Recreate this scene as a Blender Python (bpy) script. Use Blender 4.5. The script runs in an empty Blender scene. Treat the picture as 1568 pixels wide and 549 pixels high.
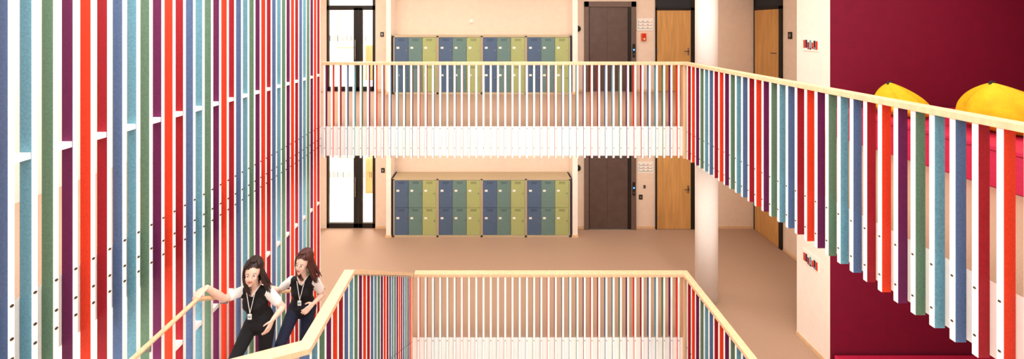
import bpy, bmesh, math, random
from mathutils import Vector, Matrix
random.seed(7)
F=576.0
def P(px,py,D):
    return Vector(((px-754)/F*D, D, 5.3-(py-41)/F*D))
def lin(h):
    h=h.lstrip('#'); o=[]
    for i in (0,2,4):
        c=int(h[i:i+2],16)/255
        o.append(c/12.92 if c<=.04045 else ((c+.055)/1.055)**2.4)
    return (*o,1)
M={}
def mat(name,col,rough=.6,metal=0,noise=0,nscale=40,bump=0,spec=.4,emit=0,wood=False,alpha=None):
    m=bpy.data.materials.new(name); m.use_nodes=True
    nt=m.node_tree; b=nt.nodes['Principled BSDF']
    c=lin(col); b.inputs['Base Color'].default_value=c
    b.inputs['Roughness'].default_value=rough; b.inputs['Metallic'].default_value=metal
    b.inputs['Specular IOR Level'].default_value=spec
    if emit:
        b.inputs['Emission Color'].default_value=c; b.inputs['Emission Strength'].default_value=emit
    if noise or bump:
        tc=nt.nodes.new('ShaderNodeTexCoord'); n=nt.nodes.new('ShaderNodeTexNoise')
        n.inputs['Scale'].default_value=nscale; n.inputs['Detail'].default_value=4
        if wood:
            mp=nt.nodes.new('ShaderNodeMapping'); mp.inputs['Scale'].default_value=(1,1,.08)
            nt.links.new(tc.outputs['Object'],mp.inputs[0]); nt.links.new(mp.outputs[0],n.inputs['Vector'])
        else: nt.links.new(tc.outputs['Object'],n.inputs['Vector'])
        r=nt.nodes.new('ShaderNodeValToRGB')
        r.color_ramp.elements[0].position=.3; r.color_ramp.elements[1].position=.7
        r.color_ramp.elements[0].color=(*[x*(1-noise) for x in c[:3]],1)
        r.color_ramp.elements[1].color=(*[min(1,x*(1+noise)) for x in c[:3]],1)
        nt.links.new(n.outputs['Fac'],r.inputs[0]); nt.links.new(r.outputs[0],b.inputs['Base Color'])
        if bump:
            bp=nt.nodes.new('ShaderNodeBump'); bp.inputs['Strength'].default_value=bump; bp.inputs['Distance'].default_value=.01
            nt.links.new(n.outputs['Fac'],bp.inputs['Height']); nt.links.new(bp.outputs[0],b.inputs['Normal'])
    M[name]=m; return m
mat('blue','#54719c',.7,noise=.15,nscale=60)
mat('teal','#6ba0b0',.7,noise=.15,nscale=60)
mat('green','#648268',.7,noise=.15,nscale=60)
mat('purple','#6c1250',.7,noise=.15,nscale=60)
mat('orange','#f03c16',.7,noise=.1,nscale=60)
mat('darkred','#980e22',.7,noise=.15,nscale=60)
mat('white','#fbf7f1',.5,noise=.02,nscale=30)
mat('slabwhite','#faf4ec',.6,noise=.02,nscale=20)
mat('wall','#ecd5c0',.85,noise=.03,nscale=8,bump=.05)
mat('walllight','#f8ece0',.85,noise=.02,nscale=8)
mat('ceil','#f6ece0',.9,noise=.02,nscale=8)
mat('floor','#b0927c',.55,noise=.13,nscale=90,spec=.3)
mat('railwood','#e2bd94',.45,noise=.1,nscale=25,wood=True)
mat('doorwood','#c99658',.5,noise=.14,nscale=18,wood=True)
mat('black','#17130f',.45,noise=.1,nscale=30)
mat('taupe','#6e5a50',.4,metal=.2,noise=.08,nscale=20)
mat('liftdoor','#62504a',.35,metal=.4,noise=.1,nscale=6)
mat('steel','#9a9a9a',.35,metal=1,noise=.05,nscale=30)
mat('bolt','#5a5048',.4,metal=.8,noise=.05)
mat('lkframe','#bfae8e',.6,noise=.04)
mat('lkblue','#4e637f',.6,noise=.05)
mat('lkteal','#65827c',.6,noise=.05)
mat('lkgreen','#a6ad70',.6,noise=.05)
mat('paper','#f2eee4',.8,noise=.02)
mat('ink','#2b2b30',.8,noise=.02)
mat('red','#d02818',.5,noise=.05)
mat('phone','#d8501c',.4,noise=.05)
mat('led','#3a7cff',.4,emit=4)
mat('maroon','#7e0630',.75,noise=.06,nscale=6)
mat('seat','#c41f48',.6,noise=.08,nscale=30,bump=.1)
mat('yellow','#e4ba12',.75,noise=.12,nscale=12,bump=.3)
mat('skin','#efc4ae',.5,noise=.05,nscale=20)
mat('lips','#b85a55',.5,noise=.04)
mat('eyew','#f4f0ea',.3,noise=.02)
mat('iris','#2a1a12',.3,noise=.1)
mat('hair1','#2c1712',.45,noise=.3,nscale=60)
mat('hair2','#4a2018',.45,noise=.3,nscale=60)
mat('vest','#0f0d10',.8,noise=.2,nscale=50)
mat('pants','#121014',.85,noise=.2,nscale=40)
mat('navy','#151a33',.85,noise=.2,nscale=40)
mat('shirt','#f6efe9',.8,noise=.03)
mat('shoe','#e8e4e0',.6,noise=.05)
mat('added_lamp','#fff2dd',.5,emit=3)  # glowing panel of the added, unseen ceiling fixtures
gm=bpy.data.materials.new('glass'); gm.use_nodes=True; nt=gm.node_tree; nt.nodes.clear()
o=nt.nodes.new('ShaderNodeOutputMaterial'); mx=nt.nodes.new('ShaderNodeMixShader'); t=nt.nodes.new('ShaderNodeBsdfTransparent'); g=nt.nodes.new('ShaderNodeBsdfGlossy')
g.inputs['Roughness'].default_value=.05; mx.inputs[0].default_value=.08
nt.links.new(t.outputs[0],mx.inputs[1]); nt.links.new(g.outputs[0],mx.inputs[2]); nt.links.new(mx.outputs[0],o.inputs[0]); M['glass']=gm

class MB:
    def __init__(s): s.v=[];s.f=[];s.m=[];s.names=[];s.sm=[]
    def mi(s,n):
        if n not in s.names: s.names.append(n)
        return s.names.index(n)
    def box(s,x0,x1,y0,y1,z0,z1,m,faces=None):
        b=len(s.v)
        for z in (z0,z1):
            for x,y in ((x0,y0),(x1,y0),(x1,y1),(x0,y1)): s.v.append((x,y,z))
        fs=[(b,b+4,b+7,b+3),(b+1,b+2,b+6,b+5),(b,b+1,b+5,b+4),(b+2,b+3,b+7,b+6),(b,b+3,b+2,b+1),(b+4,b+5,b+6,b+7)]
        keys=['-x','+x','-y','+y','-z','+z']
        for k,f in zip(keys,fs):
            mm=m
            if faces:
                for q in faces:
                    if k==q or (q in 'xyz' and k[1]==q): mm=faces[q]
            s.f.append(f); s.m.append(s.mi(mm)); s.sm.append(False)
        return s
    def lathe(s,p0,p1,prof,m,seg=14,flat=None,smooth=True):
        p0=Vector(p0);p1=Vector(p1); d=(p1-p0); L=d.length; d=d.normalized() if L>1e-9 else Vector((0,0,1))
        a=d.orthogonal().normalized(); c=d.cross(a)
        b=len(s.v)
        for (tt,r) in prof:
            ctr=p0+d*tt
            for i in range(seg):
                an=2*math.pi*i/seg
                off=a*math.cos(an)*r+c*math.sin(an)*r
                q=ctr+off
                if flat:
                    q=Vector((q.x, ctr.y+(q.y-ctr.y)*flat, q.z))
                s.v.append(tuple(q))
        n=len(prof); mi=s.mi(m)
        for j in range(n-1):
            for i in range(seg):
                k=(i+1)%seg
                s.f.append((b+j*seg+i,b+j*seg+k,b+(j+1)*seg+k,b+(j+1)*seg+i)); s.m.append(mi); s.sm.append(smooth)
        s.f.append(tuple(b+i for i in range(seg))[::-1]); s.m.append(mi); s.sm.append(False)
        s.f.append(tuple(b+(n-1)*seg+i for i in range(seg))); s.m.append(mi); s.sm.append(False)
    def cyl(s,p0,p1,r,m,seg=16):
        L=(Vector(p1)-Vector(p0)).length
        s.lathe(p0,p1,[(0,r),(L,r)],m,seg)
    def cap(s,p0,p1,r0,r1,m,seg=14,flat=None):
        L=(Vector(p1)-Vector(p0)).length
        prof=[]
        for i in range(5):
            an=math.pi/2*(i/4.0); prof.append((-r0*math.cos(an)*.999,max(.0004,r0*math.sin(an))))
        for i in range(5):
            an=math.pi/2*(i/4.0); prof.append((L+r1*math.sin(an)*.999,max(.0004,r1*math.cos(an))))
        s.lathe(p0,p1,prof,m,seg,flat)
    def ell(s,c,r,m,R=None,seg=16,rings=10):
        b=len(s.v); c=Vector(c); mi=s.mi(m)
        for j in range(rings+1):
            th=math.pi*(j/rings); th=min(max(th,.02),math.pi-.02)
            for i in range(seg):
                ph=2*math.pi*i/seg
                q=Vector((r[0]*math.sin(th)*math.cos(ph),r[1]*math.sin(th)*math.sin(ph),r[2]*math.cos(th)))
                if R: q=R@q
                s.v.append(tuple(c+q))
        for j in range(rings):
            for i in range(seg):
                k=(i+1)%seg
                s.f.append((b+(j+1)*seg+i,b+(j+1)*seg+k,b+j*seg+k,b+j*seg+i)); s.m.append(mi); s.sm.append(True)
        s.f.append(tuple(b+i for i in range(seg))); s.m.append(mi); s.sm.append(True)
        s.f.append(tuple(b+rings*seg+i for i in range(seg))[::-1]); s.m.append(mi); s.sm.append(True)
    def sweep(s,pts,w,h,m):
        pts=[Vector(p) for p in pts]; b=len(s.v); n=len(pts); mi=s.mi(m)
        for i,p in enumerate(pts):
            ds=[]
            if i>0: ds.append((pts[i]-pts[i-1]).normalized())
            if i<n-1: ds.append((pts[i+1]-pts[i]).normalized())
            hz=[Vector((d.x,d.y,0)).normalized() for d in ds]
            tdir=sum(hz,Vector()).normalized(); side=Vector((-tdir.y,tdir.x,0))
            k=1/max(.4,abs(tdir.dot(hz[0])))
            for sx,sz in ((-1,-1),(1,-1),(1,0),(-1,0)):
                s.v.append(tuple(p+side*sx*w/2*k+Vector((0,0,h*(sz)))))
        for i in range(n-1):
            for j in range(4):
                k=(j+1)%4
                s.f.append((b+i*4+j,b+i*4+k,b+(i+1)*4+k,b+(i+1)*4+j)); s.m.append(mi); s.sm.append(False)
        s.f.append((b+3,b+2,b+1,b)); s.m.append(mi); s.sm.append(False)
        e=b+(n-1)*4; s.f.append((e,e+1,e+2,e+3)); s.m.append(mi); s.sm.append(False)
    def build(s,name,parent=None,bevel=0,fix=False):
        me=bpy.data.meshes.new(name); me.from_pydata(s.v,[],s.f)
        for n in s.names: me.materials.append(M[n])
        me.polygons.foreach_set('material_index',s.m); me.polygons.foreach_set('use_smooth',s.sm)
        me.update()
        bm=bmesh.new(); bm.from_mesh(me); bmesh.ops.recalc_face_normals(bm,faces=bm.faces); bm.to_mesh(me); bm.free()
        ob=bpy.data.objects.new(name,me); bpy.context.scene.collection.objects.link(ob)
        if parent: ob.parent=parent
        if bevel:
            md=ob.modifiers.new('bevel','BEVEL'); md.width=bevel; md.segments=2; md.limit_method='ANGLE'
        return ob
def empty(name,loc=(0,0,0)):
    e=bpy.data.objects.new(name,None); bpy.context.scene.collection.objects.link(e); e.location=(0,0,0); e.empty_display_size=.2; return e
def one(name,args,m,bevel=0,parent=None):
    b=MB(); b.box(*args,m); return b.build(name,parent,bevel)

XR=3.26; YF=6.4; YB=9.9; XL=-2.9
# ---------------- shell
def slabs(z,suffix):
    b=MB()
    zb=z-.5
    zz={'+z':'floor','-z':'ceil'}
    b.box(-4.6,8.4,YF+.03,YB+.1,zb,z,'slabwhite',zz)
    b.box(XR+.08,8.4,-3,YF+.03,zb,z,'slabwhite',zz)
    b.box(-4.6,XL-.08,-3,YF+.03,zb,z,'slabwhite',zz)
    b.box(XL-.08,XR+.08,-3,.5,zb,z,'slabwhite',zz)
    return b.build('floor_'+suffix)
slabs(3.6,'upper'); slabs(0,'lower')
one('floor_basement',(-4.6,8.4,-3,10,-3.7,-3.6),'floor')
b=MB()
zc=6.95
b.box(-4.6,8.4,YF,YB+.1,zc,zc+.2,'ceil'); b.box(XR,8.4,-3,YF,zc,zc+.2,'ceil'); b.box(-4.6,XL-.1,-3,YF,zc,zc+.2,'ceil'); b.box(XL-.1,XR,-3,-.5,zc,zc+.2,'ceil')
b.build('ceiling')
b=MB()  # unseen skylight, added so world light enters the atrium from above
for i in range(5):
    x=XL+(XR-XL)*i/4; b.box(x-.04,x+.04,-.5,YF,zc+.05,zc+.18,'white')
for i in range(6):
    y=-.5+(YF+.5)*i/5; b.box(XL,XR,y-.04,y+.04,zc+.05,zc+.18,'white')
b.build('added_skylight_frame')
b=MB()
for z,h in ((0,3.1),(3.6,3.35)):
    b.box(-4.6,-4.37,YB,YB+.12,z,z+h,'wall')
    b.box(-4.37,-3.08,YB,YB+.12,z+2.8,z+h,'wall')
    b.box(-3.08,7.05,YB,YB+.12,z,z+h,'wall')
    for x0,x1 in ((-2.68,-2.56),(2.02,2.15)):
        b.box(x0,x1,9.48,YB,z,z+h,'walllight')
    b.box(-2.56,2.02,9.55,YB,z+2.75,z+h,'wall')
b.build('wall_back')
one('wall_left',(-4.72,-4.6,-3,YB+.1,-3.6,7),'walllight')
b=MB()
for z,h in ((0,3.1),(3.6,3.35)):
    b.box(6.91,7.05,6.5,YB,z,z+h,'wall')
b.build('wall_right')
b=MB()
for z,h in ((0,3.1),(3.6,3.35)):
    b.box(5.26,8.4,5.86,6.5,z,z+h,'walllight',faces={'-y':'maroon'})
    b.box(8.3,8.4,1.5,5.86,z,z+h,'maroon')
    b.box(5.26,8.4,1.3,1.5,z,z+h,'maroon',faces={'-x':'walllight'})
b.build('wall_alcove')
b=MB()
for z,h in ((0,3.1),(3.6,3.35)):
    b.box(5.26,5.4,-3,1.3,z,z+h,'walllight')
b.build('wall_right_near')
b=MB()  # unseen open facade behind the camera, added to let frontal light in
for i in range(9):
    x=-4.6+13*i/8; b.box(x-.05,x+.05,-3.1,-3,-3.6,7.1,'white')
for z in (-.3,3.3,6.9):
    b.box(-4.6,8.4,-3.1,-3,z-.2,z+.2,'white')
b.build('added_facade_frame')
b=MB()
for z in (0,3.6):
    for x0,x1 in ((-3.08,-2.68),(2.15,2.4),(3.76,4.27),(5.32,6.91)):
        b.box(x0,x1,YB-.015,YB,z,z+.06,'railwood')
    b.box(-2.7,-2.54,9.465,9.48,z,z+.06,'railwood'); b.box(2.0,2.165,9.465,9.48,z,z+.06,'railwood')
b.build('baseboard_back')
b=MB()
for z in (0,3.6):
    b.box(6.895,6.91,6.5,8.93,z,z+.06,'railwood'); b.box(5.245,5.26,5.86,6.5,z,z+.06,'railwood')
b.build('baseboard_right')
# ---------------- slats
SEQ=['orange','darkred','blue','teal','green','purple']
SEQL=['blue','teal','green','purple','orange','darkred']
def bolts(b,pt,nrm):
    p=Vector(pt); n=Vector(nrm); b.cyl(p,p+n*.006,.0085,'bolt',8)
def rail_right(b,zf,y0=.6):
    k=-14
    while True:
        y=2.398+.125*k
        if y>YF-.02: break
        if y>y0:
            c=SEQ[k%6]
            b.box(XR,XR+.078,y,y+.036,zf-.52,zf+1.055,'white',faces={'y':c})
            bolts(b,(XR,y+.019,zf-.06),(-1,0,0)); bolts(b,(XR,y+.019,zf-.38),(-1,0,0))
        k+=1
def rail_front(b,zf,x0):
    x=XR-.09; k=0
    while x>x0+.02:
        c=SEQ[(k*5)%6]
        b.box(x-.017,x+.017,YF,YF+.076,zf+.002,zf+1.055,'white',faces={'x':c})
        b.box(x-.017,x+.017,YF,YF+.031,zf-.53,zf+.002,'white',faces={'x':c})
        bolts(b,(x,YF,zf-.03),(0,-1,0)); bolts(b,(x,YF,zf-.36),(0,-1,0))
        x-=.123; k+=1
b=MB(); rail_front(b,3.6,XL); rail_right(b,3.6)
b.box(XR-.01,XR+.09,YF-.01,YF+.09,3.06,4.66,'railwood')
b.sweep([(XL,YF+.045,4.7),(XR+.045,YF+.045,4.7),(XR+.045,.6,4.7)],.11,.05,'railwood')
b.build('balcony_railing',bevel=.003)
XS=-1.36
b=MB(); rail_front(b,0,XS); rail_right(b,0)
b.box(XR-.01,XR+.09,YF-.01,YF+.09,-.5,1.06,'railwood')
b.box(XS-.06,XS,YF-.01,YF+.09,-.5,1.06,'railwood')
b.sweep([(XS+.03,YF+.045,1.1),(XR+.045,YF+.045,1.1),(XR+.045,.6,1.1)],.11,.05,'railwood')
b.build('balcony_railing.001',bevel=.003)
def ztop(y): return 2.94 if y<3.66 else 2.94-.672*(y-3.66)
b=MB(); k=0; y=2.80
while y<YF-.05:
    c=SEQL[k%6]; zt=ztop(y+.02)-.04
    b.box(XS-.078,XS,y,y+.036,zt-1.6,zt,'white',faces={'y':c})
    bolts(b,(XS,y+.018,zt-1.1),(1,0,0)); bolts(b,(XS,y+.018,zt-1.4),(1,0,0))
    y+=.125;k+=1
x=XS-.2
while x>-2.0:
    yy=2.80-(XS-.03-x)*.37
    b.box(x,x+.036,yy-.03,yy+.045,1.3,2.9,'white',faces={'x':SEQL[k%6]}); x-=.125;k+=1
b.sweep([(-2.05,2.56,2.94),(XS-.03,2.80,2.94),(XS-.03,3.66,2.94),(XS-.03,YF-.02,1.13)],.1,.045,'railwood')
b.build('stair_railing',bevel=.003)
b=MB()
for k in range(-15,36):
    y=2.251+.116*k
    c=SEQL[k%6]
    b.box(XL-.075,XL,y,y+.032,-.5,6.95,'white',faces={'y':c})
    for z in (3.62,3.42,3.3,.02,-.2): bolts(b,(XL,y+.017,z),(1,0,0))
    if k%2:
        for z in (4.49,2.35): b.box(XL-.073,XL-.004,y-.116+.034,y,z-.02,z+.02,'white')
b.build('slat_screen')
b=MB(); hx=-2.82
hp=[Vector((hx,1.6,2.70)),Vector((hx,3.60,2.70)),Vector((hx,6.3,2.70-.656*2.7))]
b.cap(hp[0],hp[1],.021,.021,'railwood'); b.cap(hp[1],hp[2],.021,.021,'railwood')
for y in (2.2,3.1,4.0,4.9,5.8):
    z=2.70-(.656*(y-3.6) if y>3.6 else 0)
    b.cap((hx,y,z-.02),(hx,y,z-.07),.007,.007,'steel',8); b.cap((hx,y,z-.07),(XL+.008,y,z-.07),.007,.007,'steel',8)
b.build('stair_handrail')
b=MB()
for i in range(1,11):
    y1=6.1-.255*(i-1); y0=6.1-.255*i
    if i==10: y0=2.6
    zb=max(-.48,.167*i-.45)
    b.box(-2.89,XS-.085,y0,y1+.02,zb if i<10 else 1.35,.167*i,'slabwhite',faces={'+z':'floor'})
b.box(-2.89,XS-.085,5.9,YF+.03,-.48,0,'slabwhite',faces={'+z':'floor'})
b.build('staircase')
b=MB()
for z,h in ((0,3.1),(3.6,3.35)):
    b.cyl((4.21,7.4,z),(4.21,7.4,z+h),.2,'white',40)
b.build('column')
# ---------------- lockers
def lockers(zf,name):
    b=MB(); x0=-2.50; x1=1.96; yf=9.5; H=1.47
    uw=(x1-x0)/4
    for u in range(4):
        a=x0+u*uw; c=a+uw
        b.box(a+.003,c-.003,yf+.02,YB-.01,zf,zf+H,'lkframe')
        b.box(a+.003,c-.003,yf-.014,yf+.02,zf+H-.035,zf+H,'lkframe')
        b.box(a+.003,c-.003,yf-.014,yf+.02,zf,zf+.05,'lkframe')
        b.box(a+.003,a+.028,yf-.014,yf+.02,zf,zf+H,'lkframe'); b.box(c-.028,c-.003,yf-.014,yf+.02,zf,zf+H,'lkframe')
        dw=(uw-.06)/3
        for d,cn in enumerate(('lkblue','lkteal','lkgreen')):
            xa=a+.03+d*dw
            for r in range(2):
                za=zf+.055+r*.69; zb=za+.68
                b.box(xa+.005,xa+dw-.005,yf-.010,yf+.018,za,zb,cn)
                b.box(xa+.05,xa+.12,yf-.014,yf-.010,za+.40,za+.45,'paper')
                b.cyl((xa+dw-.05,yf-.010,za+.36),(xa+dw-.05,yf-.033,za+.36),.014,'steel',12)
                for q in range(3):
                    b.box(xa+.1,xa+dw-.1,yf-.012,yf-.009,za+.6+q*.02,za+.606+q*.02,'ink')
    b.box(x0-.02,x1+.02,yf-.016,YB-.005,zf+H,zf+H+.02,'lkframe')
    b.box(x0-.03,x0,yf-.01,YB-.005,zf,zf+H+.02,'ink'); b.box(x1,x1+.03,yf-.01,YB-.005,zf,zf+H+.02,'ink')
    return b.build(name,bevel=.002)
lockers(0,'locker_bank'); lockers(3.6,'locker_bank.001')
def elevator(zf,name):
    b=MB(); y=YB-.002
    x0,x1=2.41,3.76
    b.box(x0,x0+.11,y-.07,y,zf,zf+2.36,'taupe'); b.box(x1-.13,x1,y-.07,y,zf,zf+2.36,'taupe'); b.box(x0,x1,y-.07,y,zf+2.22,zf+2.36,'taupe')
    b.box(x0+.11,x0+.14,y-.04,y,zf,zf+2.22,'black')
    b.box(x0+.14,3.01,y-.03,y-.004,zf+.02,zf+2.22,'liftdoor'); b.box(3.016,x1-.2,y-.02,y-.004,zf+.02,zf+2.22,'liftdoor')
    b.box(x1-.2,x1-.13,y-.05,y,zf,zf+2.22,'black')
    b.box(x0+.14,x1-.2,y-.06,y,zf,zf+.02,'steel')
    b.box(x1-.1,x1-.03,y-.08,y-.07,zf+.9,zf+1.25,'black')
    b.box(x1-.085,x1-.045,y-.083,y-.08,zf+1.08,zf+1.12,'led'); b.cyl((x1-.065,y-.08,zf+.98),(x1-.065,y-.088,zf+.98),.014,'steel',12)
    return b.build(name,bevel=.002)
elevator(0,'elevator'); elevator(3.6,'elevator.001')
def wdoor(zf,name):
    b=MB(); y=YB-.002; x0,x1=4.28,5.32
    b.box(x0,x0+.03,y-.05,y,zf,zf+2.75,'black'); b.box(x1-.12,x1,y-.05,y,zf,zf+2.75,'black')
    b.box(x0,x1,y-.05,y,zf+2.13,zf+2.2,'black'); b.box(x0,x1,y-.05,y,zf+2.68,zf+2.75,'black')
    b.box(x0+.03,x1-.12,y-.03,y-.002,zf+2.2,zf+2.68,'ink')
    b.box(x0+.035,x1-.125,y-.045,y-.004,zf+.01,zf+2.125,'doorwood')
    hxx=x1-.19
    b.box(hxx-.02,hxx+.02,y-.052,y-.045,zf+.95,zf+1.15,'steel'); b.cap((hxx,y-.052,zf+1.06),(hxx,y-.1,zf+1.06),.008,.008,'black',8); b.cap((hxx,y-.1,zf+1.06),(hxx-.12,y-.1,zf+1.06),.009,.009,'black',8)
    for q in (.3,1.1,1.9): b.cyl((x0+.033,y-.055,zf+q-.05),(x0+.033,y-.055,zf+q+.05),.008,'steel',8)
    return b.build(name,bevel=.002)
wdoor(0,'door_1'); wdoor(3.6,'door_2')
def sdoor(zf,name):
    b=MB(); x=6.908; y0,y1=8.94,9.88
    b.box(x-.05,x,y0,y0+.08,zf,zf+2.75,'black'); b.box(x-.05,x,y1-.03,y1,zf,zf+2.75,'black')
    b.box(x-.05,x,y0,y1,zf+2.13,zf+2.2,'black'); b.box(x-.03,x-.002,y0+.08,y1-.03,zf+2.2,zf+2.68,'ink'); b.box(x-.05,x,y0,y1,zf+2.68,zf+2.75,'black')
    b.box(x-.045,x-.003,y0+.083,y1-.033,zf+.01,zf+2.125,'doorwood')
    b.cap((x-.045,y0+.15,zf+1.06),(x-.1,y0+.15,zf+1.06),.008,.008,'black',8); b.cap((x-.1,y0+.15,zf+1.06),(x-.1,y0+.27,zf+1.06),.009,.009,'black',8)
    return b.build(name,bevel=.002)
sdoor(0,'door_3'); sdoor(3.6,'door_4')
def gdoor(zf,name):
    b=MB(); y=YB+.02; x0,x1=-4.37,-3.08; m='black'
    b.box(x0,x0+.05,y,y+.07,zf,zf+2.8,m); b.box(x1-.08,x1,y,y+.07,zf,zf+2.8,m)
    b.box(x0,x1,y,y+.07,zf+2.14,zf+2.26,m); b.box(x0,x1,y,y+.07,zf+2.72,zf+2.8,m)
    b.box(x0,x1,y,y+.07,zf,zf+.12,m)
    b.box(-3.66,-3.54,y,y+.07,zf,zf+2.2,m); b.box(-3.53,-3.43,y,y+.07,zf,zf+2.2,m)
    b.box(x0+.05,-3.66,y+.03,y+.04,zf+.1,zf+2.72,'glass'); b.box(-3.43,x1-.08,y+.03,y+.04,zf+.1,zf+2.72,'glass')
    b.cap((-3.60,y-.05,zf+.85),(-3.60,y-.05,zf+1.35),.012,.012,'steel',8)
    b.cap((-3.60,y,zf+.95),(-3.60,y-.05,zf+.95),.008,.008,'steel',8); b.cap((-3.60,y,zf+1.25),(-3.60,y-.05,zf+1.25),.008,.008,'steel',8)
    x=x0+.07
    while x<x1-.1:
        if not -3.68<x<-3.42: b.box(x,x+.012,y+.024,y+.03,zf+1.32,zf+1.47,'lkframe' if random.random()<.5 else 'ink')
        x+=.05
    return b.build(name)
gdoor(0,'window_1'); gdoor(3.6,'window_2')
for z,nm in ((0,'lower'),(3.6,'upper')):
    b=MB()
    b.box(-5.6,-2.3,12.4,12.5,z-.1,z+3.1,'slabwhite'); b.box(-5.7,-5.6,10.02,12.5,z-.1,z+3.1,'slabwhite'); b.box(-2.3,-2.2,10.02,12.5,z-.1,z+3.1,'slabwhite')
    b.box(-5.6,-2.3,10.02,12.5,z-.1,z,'walllight'); b.box(-5.6,-2.3,10.02,12.5,z+3.1,z+3.2,'ceil')
    b.build('wall_vestibule_'+nm)
    c=MB()
    c.box(-4.05,-3.35,12.0,12.28,z,z+1.1,'doorwood'); c.box(-4.03,-3.71,11.985,12.0,z+.05,z+1.05,'doorwood'); c.box(-3.69,-3.37,11.985,12.0,z+.05,z+1.05,'doorwood')
    c.cyl((-3.73,11.985,z+.6),(-3.73,11.96,z+.6),.012,'steel'); c.cyl((-3.67,11.985,z+.6),(-3.67,11.96,z+.6),.012,'steel')
    c.build('side_cabinet' if z==0 else 'side_cabinet.001',bevel=.004)
    w=MB(); w.box(-5.1,-4.35,12.37,12.398,z+1.0,z+2.1,'lkframe'); w.box(-5.07,-4.38,12.36,12.37,z+1.03,z+2.07,'paper'); w.build('picture_frame' if z==0 else 'picture_frame.001')
def notice(x0,x1,z0,z1,name):
    b=MB(); y=YB-.001
    b.box(x0,x1,y-.012,y,z0,z1,'paper')
    w=(x1-x0); h=(z1-z0)
    # floor-plan line drawing
    for i in range(3):
        for j in range(3):
            xa=x0+w*(.08+.29*i); za=z0+h*(.14+.26*j); m='ink' if (i*j)%3!=1 else 'red'
            b.box(xa,xa+w*.24,y-.014,y-.012,za,za+.008,m); b.box(xa,xa+.008,y-.014,y-.012,za,za+h*.18,m)
            b.box(xa+w*.24,xa+w*.24+.008,y-.014,y-.012,za,za+h*.12,m)
    b.build(name)
notice(3.8,4.23,5.2,5.52,'evacuation_plan'); notice(3.82,4.23,1.46,1.76,'evacuation_plan.001')
b=MB(); b.box(3.91,4.03,YB-.06,YB-.001,4.93,5.13,'phone'); b.box(3.93,4.01,YB-.075,YB-.06,5.03,5.11,'red'); b.cyl((3.97,YB-.06,4.98),(3.97,YB-.08,4.98),.02,'paper'); b.build('fire_alarm_call_point',bevel=.006)
def switch(p,nrm,name,w=.09,h=.12):
    b=MB(); x,y,z=p
    if nrm=='y':
        b.box(x-w/2,x+w/2,y-.02,y-.001,z-h/2,z+h/2,'black'); b.box(x-w/4,x+w/4,y-.025,y-.02,z-h/4,z+h/4,'steel')
    else:
        b.box(x-.02,x-.001,y-w/2,y+w/2,z-h/2,z+h/2,'black'); b.box(x-.025,x-.02,y-w/4,y+w/4,z-h/4,z+h/4,'steel')
    b.build(name,bevel=.004)
switch((-2.9,YB,5.1),'y','light_switch'); switch((-2.88,YB,1.53),'y','light_switch.001')
switch((3.9,YB,.83),'y','light_switch.002'); switch((6.91,8.72,5.1),'x','light_switch.003',.11,.16); switch((4.0,YB,1.1),'y','light_switch.004',.05,.08)
for z,n in ((5.25,'alarm_bell'),(1.6,'alarm_bell.001')):
    b=MB(); b.cyl((2.24,YB-.001,z),(2.24,YB-.03,z),.03,'black'); b.lathe((2.24,YB-.03,z),(2.24,YB-.1,z),[(0,.08),(.02,.078),(.045,.06),(.06,.02)],'black',24); b.build(n)
b=MB(); b.cyl((-.55,YB-.001,5.44),(-.55,YB-.02,5.44),.06,'paper',24); b.lathe((-.55,YB-.02,5.44),(-.55,YB-.05,5.44),[(0,.05),(.015,.045),(.03,.02)],'walllight',24); b.build('wall_speaker')
def artsign(zc_,name):
    b=MB(); x=5.259; y0,y1=6.05,6.36; z0=zc_-.12; z1=zc_+.12
    b.box(x-.012,x,y0,y1,z0,z1,'paper')
    cols=['red','ink','orange','teal','darkred','ink','red']
    rr=random.Random(3)
    for i in range(7):
        yy=y0+.02+i*.04
        zz=z0+.02+rr.random()*.03
        b.box(x-.015,x-.012,yy,yy+.034,zz,zz+.1+rr.random()*.07,cols[i])
        b.cyl((x-.012,yy+.013,zz+.02),(x-.0165,yy+.013,zz+.02),.014,cols[(i+2)%6],10)
    b.build(name)
artsign(5.02,'wall_sign'); artsign(1.45,'wall_sign.001')
def bench(z,h,name):
    b=MB(); b.box(5.30,8.28,1.55,5.84,z,z+h-.06,'seat')
    for i in range(4):
        y0=1.57+i*1.066; b.box(5.285,8.27,y0,y0+1.055,z+h-.06,z+h,'seat')
    b.build(name,bevel=.015)
bench(3.6,.45,'alcove_bench'); bench(0,.23,'alcove_bench.001')
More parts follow.
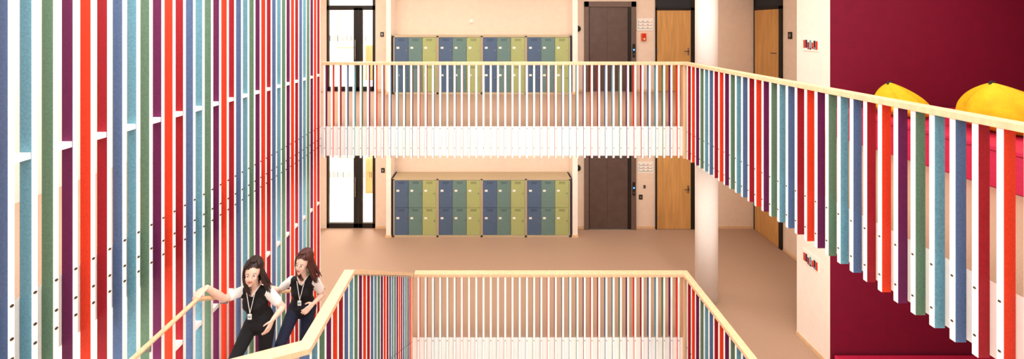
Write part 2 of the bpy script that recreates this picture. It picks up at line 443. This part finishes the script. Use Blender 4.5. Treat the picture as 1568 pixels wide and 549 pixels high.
def beanbag(c,r,h,seed,name,tx):
    rr=random.Random(seed)
    bm=bmesh.new(); bmesh.ops.create_uvsphere(bm,u_segments=72,v_segments=48,radius=1)
    tip=Vector((tx,-.1))
    ph=[rr.random()*6 for _ in range(6)]
    for v in bm.verts:
        x,y,z=v.co; an=math.atan2(y,x)
        t=math.acos(max(-1,min(1,-z)))/math.pi
        if t<.22: prof=.55+.45*math.sin(t/.22*math.pi/2) if t>.001 else 0
        else:
            u=(t-.22)/.78; prof=max(0,(1-u**1.5))**.8
        if t>.93: prof=max(prof,.0)
        rad=r*prof*(1+.06*math.sin(5*an+ph[0])*t+.03*math.sin(9*an+ph[1]+5*t)+.03*math.sin(3*an+ph[2]))
        zt=h*(0 if t<.02 else t)
        zz=zt+.02*math.sin(7*an+ph[3])*(1-t)*t*4
        k=t**1.25
        v.co=Vector((c[0]+rad*math.cos(an)+tip.x*r*k, c[1]+rad*math.sin(an)+tip.y*r*k, c[2]+max(0,zz)))
    me=bpy.data.meshes.new(name); bm.to_mesh(me); bm.free()
    for p in me.polygons: p.use_smooth=True
    me.materials.append(M['yellow'])
    e=empty(name)
    ob=bpy.data.objects.new('bag',me); bpy.context.scene.collection.objects.link(ob); ob.parent=e
    s=MB(); tp=Vector((c[0]+tip.x*r,c[1]+tip.y*r,c[2]+h-.01))
    s.cap(tp-Vector((.03,0,.01)),tp+Vector((-.02,0,.02)),.012,.01,'ink',8); s.cap(tp+Vector((-.02,0,.02)),tp+Vector((.03,0,.015)),.01,.01,'ink',8)
    s.build('handle',e)
beanbag((5.80,5.30,4.052),.29,.47,2,'bean_bag',-.8); beanbag((6.22,4.42,4.052),.45,.60,5,'bean_bag.001',-.9)
# ---------------- people
def seg_d(p,a,b):
    ab=b-a; t=max(0,min(1,(p-a).dot(ab)/max(1e-9,ab.dot(ab)))); return (p-(a+ab*t)).length,t
class Person:
    def __init__(s): s.b=MB(); s.pr=[]
    def c(s,a,b,r0,r1,m,flat=None):
        a=Vector(a);b=Vector(b); s.b.cap(a,b,r0,r1,'skin',16,flat); s.pr.append((a,b,r0,r1,m))
    def e(s,c,r,m,R=None):
        s.b.ell(c,r,'skin',R); c=Vector(c); k=min(r); s.pr.append((c,c+Vector((0,0,.0001)),k,k,m))
    def hand(s,w,d,n,curl=.5,flip=1):
        d=Vector(d).normalized(); n=Vector(n); n=(n-d*n.dot(d)).normalized(); sd=d.cross(n)*flip
        for q in (-.022,-.008,.008,.022):
            s.c(w+d*.01+sd*q*.6,w+d*.075+sd*q,.013,.0115,'skin')
        lens=[.062,.072,.066,.05]
        for i,q in enumerate((.03,.0105,-.0095,-.029)):
            base=w+d*.078+sd*q; L=lens[i]; dd=d.copy(); pos=base
            for j,f in enumerate((.45,.3,.25)):
                ang=curl*(.6+.4*j)
                nn=(n-dd*n.dot(dd)).normalized() if j else n
                dd=(dd*math.cos(ang)+nn*math.sin(ang)).normalized()
                npos=pos+dd*L*f
                s.c(pos,npos,.0082-.0006*j,.0076-.0006*j,'skin'); pos=npos
        th=w+d*.022+sd*.026; t1=th+(d*.6+sd*.7+n*.35).normalized()*.035; t2=t1+(d*.8+n*.6+sd*.1).normalized()*.028
        s.c(th,t1,.0115,.0095,'skin'); s.c(t1,t2,.0095,.008,'skin')
def person(name,J,hairmat,legmat,yaw,tilt,hs,hairdir,seed):
    e=empty(name); p=Person()
    pel,che,neck,head=J['pel'],J['che'],J['neck'],J['head']
    sR,sL=J['sR'],J['sL']
    for sgn,h in ((-1,J['hR']),(1,J['hL'])):
        p.c(pel+Vector((sgn*.04,0,.03)),h,.094,.082,legmat)
    mid=pel.lerp(che,.5)
    p.c(pel+Vector((-.03,0,.06)),mid,.095,.078,'vest',.85); p.c(pel+Vector((.03,0,.06)),mid,.095,.078,'vest',.85)
    p.c(mid+Vector((-.03,0,0)),che+Vector((-.045,0,0)),.076,.086,'vest',.9); p.c(mid+Vector((.03,0,0)),che+Vector((.045,0,0)),.076,.086,'vest',.9)
    for sgn in (-1,1): p.e(che+Vector((sgn*.05,-.056,-.02)),(.05,.036,.05),'vest')
    p.c(sR+Vector((.03,0,-.02)),sL+Vector((-.03,0,-.02)),.052,.052,'vest')
    p.c(neck+Vector((0,.0,-.03)),neck+Vector((0,0,-.0)),.055,.045,'vest')
    p.c(sR.lerp(neck,.15)+Vector((0,0,-.004)),neck+Vector((-.02,0,.0)),.042,.037,'vest'); p.c(sL.lerp(neck,.15)+Vector((0,0,-.004)),neck+Vector((.02,0,0)),.042,.037,'vest')
    p.c(pel+Vector((-.045,0,-.03)),pel+Vector((.045,0,-.03)),.112,.112,'vest')
    p.c(neck,head+Vector((0,.02,-.05)),.042,.04,'skin')
    R=Matrix.Rotation(yaw,3,'Z')@Matrix.Rotation(tilt,3,'Y')@Matrix.Rotation(-.04,3,'X')
    def H(x,y,z): return head+R@Vector((x*hs,y*hs,z*hs))
    p.e(head+R@Vector((0,.012,.02))*hs,(.071*hs,.09*hs,.097*hs),'skin',R)
    p.e(H(0,-.018,-.045),(.052*hs,.06*hs,.062*hs),'skin',R)
    p.c(H(0,-.05,-.096),H(0,-.045,-.085),.016*hs,.02*hs,'skin')
    p.c(H(0,-.08,.008),H(0,-.092,-.022),.006*hs,.0105*hs,'skin')
    for sg in (-1,1):
        p.e(H(sg*.072,.01,-.01),(.009*hs,.018*hs,.03*hs),'skin',R)
        p.e(H(sg*.029,-.056,-.03),(.02*hs,.018*hs,.022*hs),'skin',R)
    for sh,el,wr in ((sR,J['eR'],J['wR']),(sL,J['eL'],J['wL'])):
        m=sh.lerp(el,.6)
        p.c(sh,m,.05,.047,'shirt'); p.c(m,el,.037,.033,'skin'); p.c(el,el.lerp(wr,.35),.033,.034,'skin'); p.c(el.lerp(wr,.35),wr,.034,.022,'skin')
    p.hand(J['wR'],J['dR'],J['nR'],J['cR'],J.get('fR',1)); p.hand(J['wL'],J['dL'],J['nL'],J['cL'],J.get('fL',-1))
    for h,k,a in ((J['hR'],J['kR'],J['aR']),(J['hL'],J['kL'],J['aL'])):
        p.c(h,k,.084,.058,legmat); p.c(k,k.lerp(a,.35),.056,.055,legmat); p.c(k.lerp(a,.35),a,.055,.045,legmat)
        p.c(a+Vector((0,.03,-.035)),a+Vector((0,-.06,-.042)),.036,.036,'shoe'); p.c(a+Vector((0,-.06,-.045)),a+Vector((0,-.13,-.052)),.036,.027,'shoe')
    me=bpy.data.meshes.new('tmp'); me.from_pydata(p.b.v,[],p.b.f); me.update()
    tmp=bpy.data.objects.new('tmp',me); bpy.context.scene.collection.objects.link(tmp)
    bm=bmesh.new(); bm.from_mesh(me); bmesh.ops.recalc_face_normals(bm,faces=bm.faces); bm.to_mesh(me); bm.free()
    md=tmp.modifiers.new('r','REMESH'); md.mode='VOXEL'; md.voxel_size=.0048; md.use_smooth_shade=True
    sm=tmp.modifiers.new('s','SMOOTH'); sm.iterations=5; sm.factor=.5
    dg=bpy.context.evaluated_depsgraph_get(); me2=bpy.data.meshes.new_from_object(tmp.evaluated_get(dg))
    bpy.data.objects.remove(tmp)
    me2.materials.clear()
    names=['skin','shirt','vest',legmat,'shoe','lips']
    for n in names: me2.materials.append(M[n])
    for f in me2.polygons:
        c=f.center; best=9; bmname='skin'
        for a,b_,r0,r1,mm in p.pr:
            if abs(c.z-a.z)>.6: continue
            d,t=seg_d(c,a,b_); d-=r0+(r1-r0)*t
            if d<best: best=d; bmname=mm
        if bmname=='vest' and c.y<che.y and c.z>che.z-.02:
            if abs(c.x-neck.x)<(c.z-(neck.z-.085))*.62: bmname='shirt'
            if abs(c.x-neck.x)<(c.z-(neck.z-.055))*.8: bmname='skin'
        f.material_index=names.index(bmname); f.use_smooth=True
    ob=bpy.data.objects.new('body',me2); bpy.context.scene.collection.objects.link(ob); ob.parent=e
    b=MB()
    for sg in (-1,1):
        b.ell(H(sg*.030,-.069,.002),(.0125*hs,.009*hs,.006*hs),'eyew',R,12,8)
        b.ell(H(sg*.030,-.0765,.002),(.006*hs,.0035*hs,.0055*hs),'iris',R,10,6)
        b.cap(H(sg*.018,-.0805,.021),H(sg*.032,-.0785,.0245),.0022*hs,.0022*hs,hairmat,8); b.cap(H(sg*.032,-.0785,.0245),H(sg*.044,-.071,.020),.0022*hs,.0014*hs,hairmat,8)
        b.cap(H(sg*.018,-.077,.006),H(sg*.042,-.069,.006),.0014*hs,.0014*hs,hairmat,8)
    b.cap(H(-.019,-.077,-.052),H(0,-.082,-.052),.003*hs,.0045*hs,'lips',8); b.cap(H(.019,-.077,-.052),H(0,-.082,-.052),.003*hs,.0045*hs,'lips',8)
    b.cap(H(-.012,-.078,-.058),H(.012,-.078,-.058),.004*hs,.004*hs,'lips',8)
    b.build('face',e)
    rr=random.Random(seed); b=MB()
    seg=48; rings=28
    base=len(b.v); mi=b.mi(hairmat); keep={}
    for j in range(rings+1):
        th=.01+(math.pi*.72)*j/rings
        for i in range(seg):
            ph=2*math.pi*i/seg
            q=Vector((.079*math.sin(th)*math.cos(ph),.02+.1*math.sin(th)*math.sin(ph),.024+.104*math.cos(th)))
            b.v.append(tuple(H(*q))); keep[(j,i)]=q
    for j in range(rings):
        for i in range(seg):
            k=(i+1)%seg; q=keep[(j,i)]
            if q.y<-.03 and q.z<.084-abs(q.x)*.5: continue
            b.f.append((base+(j+1)*seg+i,base+(j+1)*seg+k,base+j*seg+k,base+j*seg+i)); b.m.append(mi); b.sm.append(True)
    hd=Vector(hairdir)
    for s_ in range(250):
        ph=rr.uniform(-.75,math.pi+.75) if s_<170 else rr.choice((rr.uniform(-.8,-.3),math.pi+rr.uniform(.3,.8)))
        sx=math.cos(ph); sy=math.sin(ph)
        px=rr.uniform(-.012,.012); py=-.06+.115*(sy*.5+.5)+rr.uniform(-.01,.01)
        pts=[H(px,py,.126-.6*py*py)]
        w=1+rr.uniform(0,.07)
        for th in (.5,.95,1.35,1.7):
            pts.append(H(.079*w*math.sin(th)*(sx if th<1.2 else math.copysign(max(abs(sx),.93),sx) if sy<0 else sx),.02+.1*w*math.sin(th)*(sy if th<1.2 else max(sy,-.42)),.024+.104*w*math.cos(th)))
        L=rr.uniform(.13,.27); n=5; wv=rr.uniform(0,6)
        for i in range(n):
            t=(i+1)/n
            step=Vector((sx*.12*(1-t)+.1*math.sin(wv+3*t),sy*.1*(1-t)+.04,-1))+hd*t
            pts.append(pts[-1]+step.normalized()*L/n)
        N=len(pts)-1
        for i in range(N):
            f=lambda u:.0075 if u<.6 else .0075*(1-(u-.6)/.4*.8)
            b.cap(pts[i],pts[i+1],f(i/N),f((i+1)/N),hairmat,6)
    b.build('hair',e)
    b=MB()
    yb=che.y-.108
    b.cap((neck.x-.045,neck.y-.055,neck.z-.01),(neck.x+.0,yb,che.z-.06),.0035,.0035,'eyew',8); b.cap((neck.x+.045,neck.y-.055,neck.z-.01),(neck.x+.0,yb,che.z-.06),.0035,.0035,'eyew',8)
    b.box(neck.x-.02,neck.x+.02,yb-.008,yb-.002,che.z-.12,che.z-.065,'paper'); b.box(neck.x-.014,neck.x+.014,yb-.009,yb-.008,che.z-.10,che.z-.085,'teal')
    b.build('lanyard',e)
D1=4.1
pel=P(398,489,D1)
J=dict(pel=pel,che=P(391,459,D1-.03),neck=P(389,440,D1-.07),head=P(387,416,D1-.14),sR=P(371,445,D1-.06),sL=P(411,446,D1-.02),
 eR=P(343,457,3.87),wR=Vector((-2.812,3.70,2.742)),eL=P(433,470,4.15),wL=P(418,488,3.95),
 dR=Vector((-.1,-.95,-.08)),nR=Vector((-.15,0,-1)),cR=.5,fR=-1,
 dL=Vector((-.25,-.5,-.75)),nL=Vector((-1,.3,0)),cL=.3,fL=-1,
 hR=pel+Vector((-.08,0,-.03)),hL=pel+Vector((.08,0,-.03)),
 kR=Vector((pel.x-.09,3.79,1.90)),aR=Vector((pel.x-.07,3.98,1.585)),kL=Vector((pel.x+.08,4.05,1.74)),aL=Vector((pel.x+.07,4.24,1.418)))
person('girl_on_stairs',J,'hair1','pants',.35,.12,1.06,(.5,.1,0),1)
D2=4.5; pel=P(463,466,D2)
J=dict(pel=pel,che=P(463,441,D2-.03),neck=P(464,424,D2-.06),head=P(464,401,D2-.12),sR=P(446,429,D2-.03),sL=P(483,430,D2-.04),
 eR=Vector((-2.56,4.50,2.15)),wR=Vector((-2.77,4.47,2.225)),eL=P(494,450,4.6),wL=P(480,464,4.4),
 dR=Vector((-.6,-.6,.1)),nR=Vector((0,0,-1)),cR=.5,fR=-1,
 dL=Vector((-.4,-.8,-.2)),nL=Vector((-1,.3,-.3)),cL=.35,fL=-1,
 hR=pel+Vector((-.08,0,-.03)),hL=pel+Vector((.08,0,-.03)),
 kR=Vector((pel.x-.07,4.16,1.80)),aR=Vector((pel.x-.05,4.24,1.418)),kL=Vector((pel.x+.08,4.40,1.62)),aL=Vector((pel.x+.07,4.50,1.25)))
person('girl_on_stairs.001',J,'hair2','navy',-.1,.15,1.04,(.5,.15,0),2)
# ---------------- lights
def area(name,loc,sx,sy,e,col=(1,.9,.76),rot=(0,0,0)):
    l=bpy.data.lights.new(name,'AREA'); l.shape='RECTANGLE'; l.size=sx; l.size_y=sy; l.energy=e; l.color=col
    o=bpy.data.objects.new(name,l); o.location=loc; o.rotation_euler=rot; bpy.context.scene.collection.objects.link(o); return o
n=0
def added_lamp(x,y,z,sx,sy,e,col=(1,.88,.79)):  # unseen ceiling fixture with area light, added to light the space below
    global n
    b=MB(); b.box(x-sx/2-.03,x+sx/2+.03,y-sy/2-.03,y+sy/2+.03,z-.05,z,'white'); b.box(x-sx/2,x+sx/2,y-sy/2,y+sy/2,z-.055,z-.05,'added_lamp')
    b.build('added_ceiling_lamp' if n==0 else 'added_ceiling_lamp.%03d'%n); n+=1
    area('added_lamp_light',(x,y,z-.07),sx,sy,e,col)
for x in (-3.3,-.8,1.7,4.6): 
    added_lamp(x,8.2,3.1,1.4,.3,30); added_lamp(x,8.2,6.95,1.4,.3,24)
for y in (2.5,5.0):
    added_lamp(4.3,y,3.1,.3,1.4,34); added_lamp(4.3,y,6.95,.3,1.4,26)
    added_lamp(-3.8,y,3.1,.3,1.4,55,(1,.98,.95)); added_lamp(-3.8,y,6.95,.3,1.4,55,(1,.98,.95))
added_lamp(6.6,3.8,6.95,1.2,1.2,35); added_lamp(6.6,3.8,3.1,1.2,1.2,8)
added_lamp(-3.9,11.2,3.1,1,1,120,(1,.97,.93)); added_lamp(-3.9,11.2,6.7,1,1,120,(1,.97,.93))
area('overhead_fill',(.2,3,7.3),5.8,6.2,300,(1,.985,.97))  # added area light above the atrium opening, boosts light from overhead
w=bpy.data.worlds.new('world'); bpy.context.scene.world=w; w.use_nodes=True
w.node_tree.nodes['Background'].inputs[0].default_value=(1,.985,.965,1); w.node_tree.nodes['Background'].inputs[1].default_value=2.5
cd=bpy.data.cameras.new('camera'); co=bpy.data.objects.new('camera',cd); bpy.context.scene.collection.objects.link(co)
co.location=(0,0,5.3); co.rotation_euler=(math.pi/2,0,0); cd.sensor_width=36; cd.lens=36*F/1568
cd.shift_x=(784-754)/1568; cd.shift_y=-(274.5-41)/1568; cd.clip_start=.05
bpy.context.scene.camera=co
bpy.context.scene.view_settings.view_transform='Standard'
bpy.context.scene.view_settings.look='None'
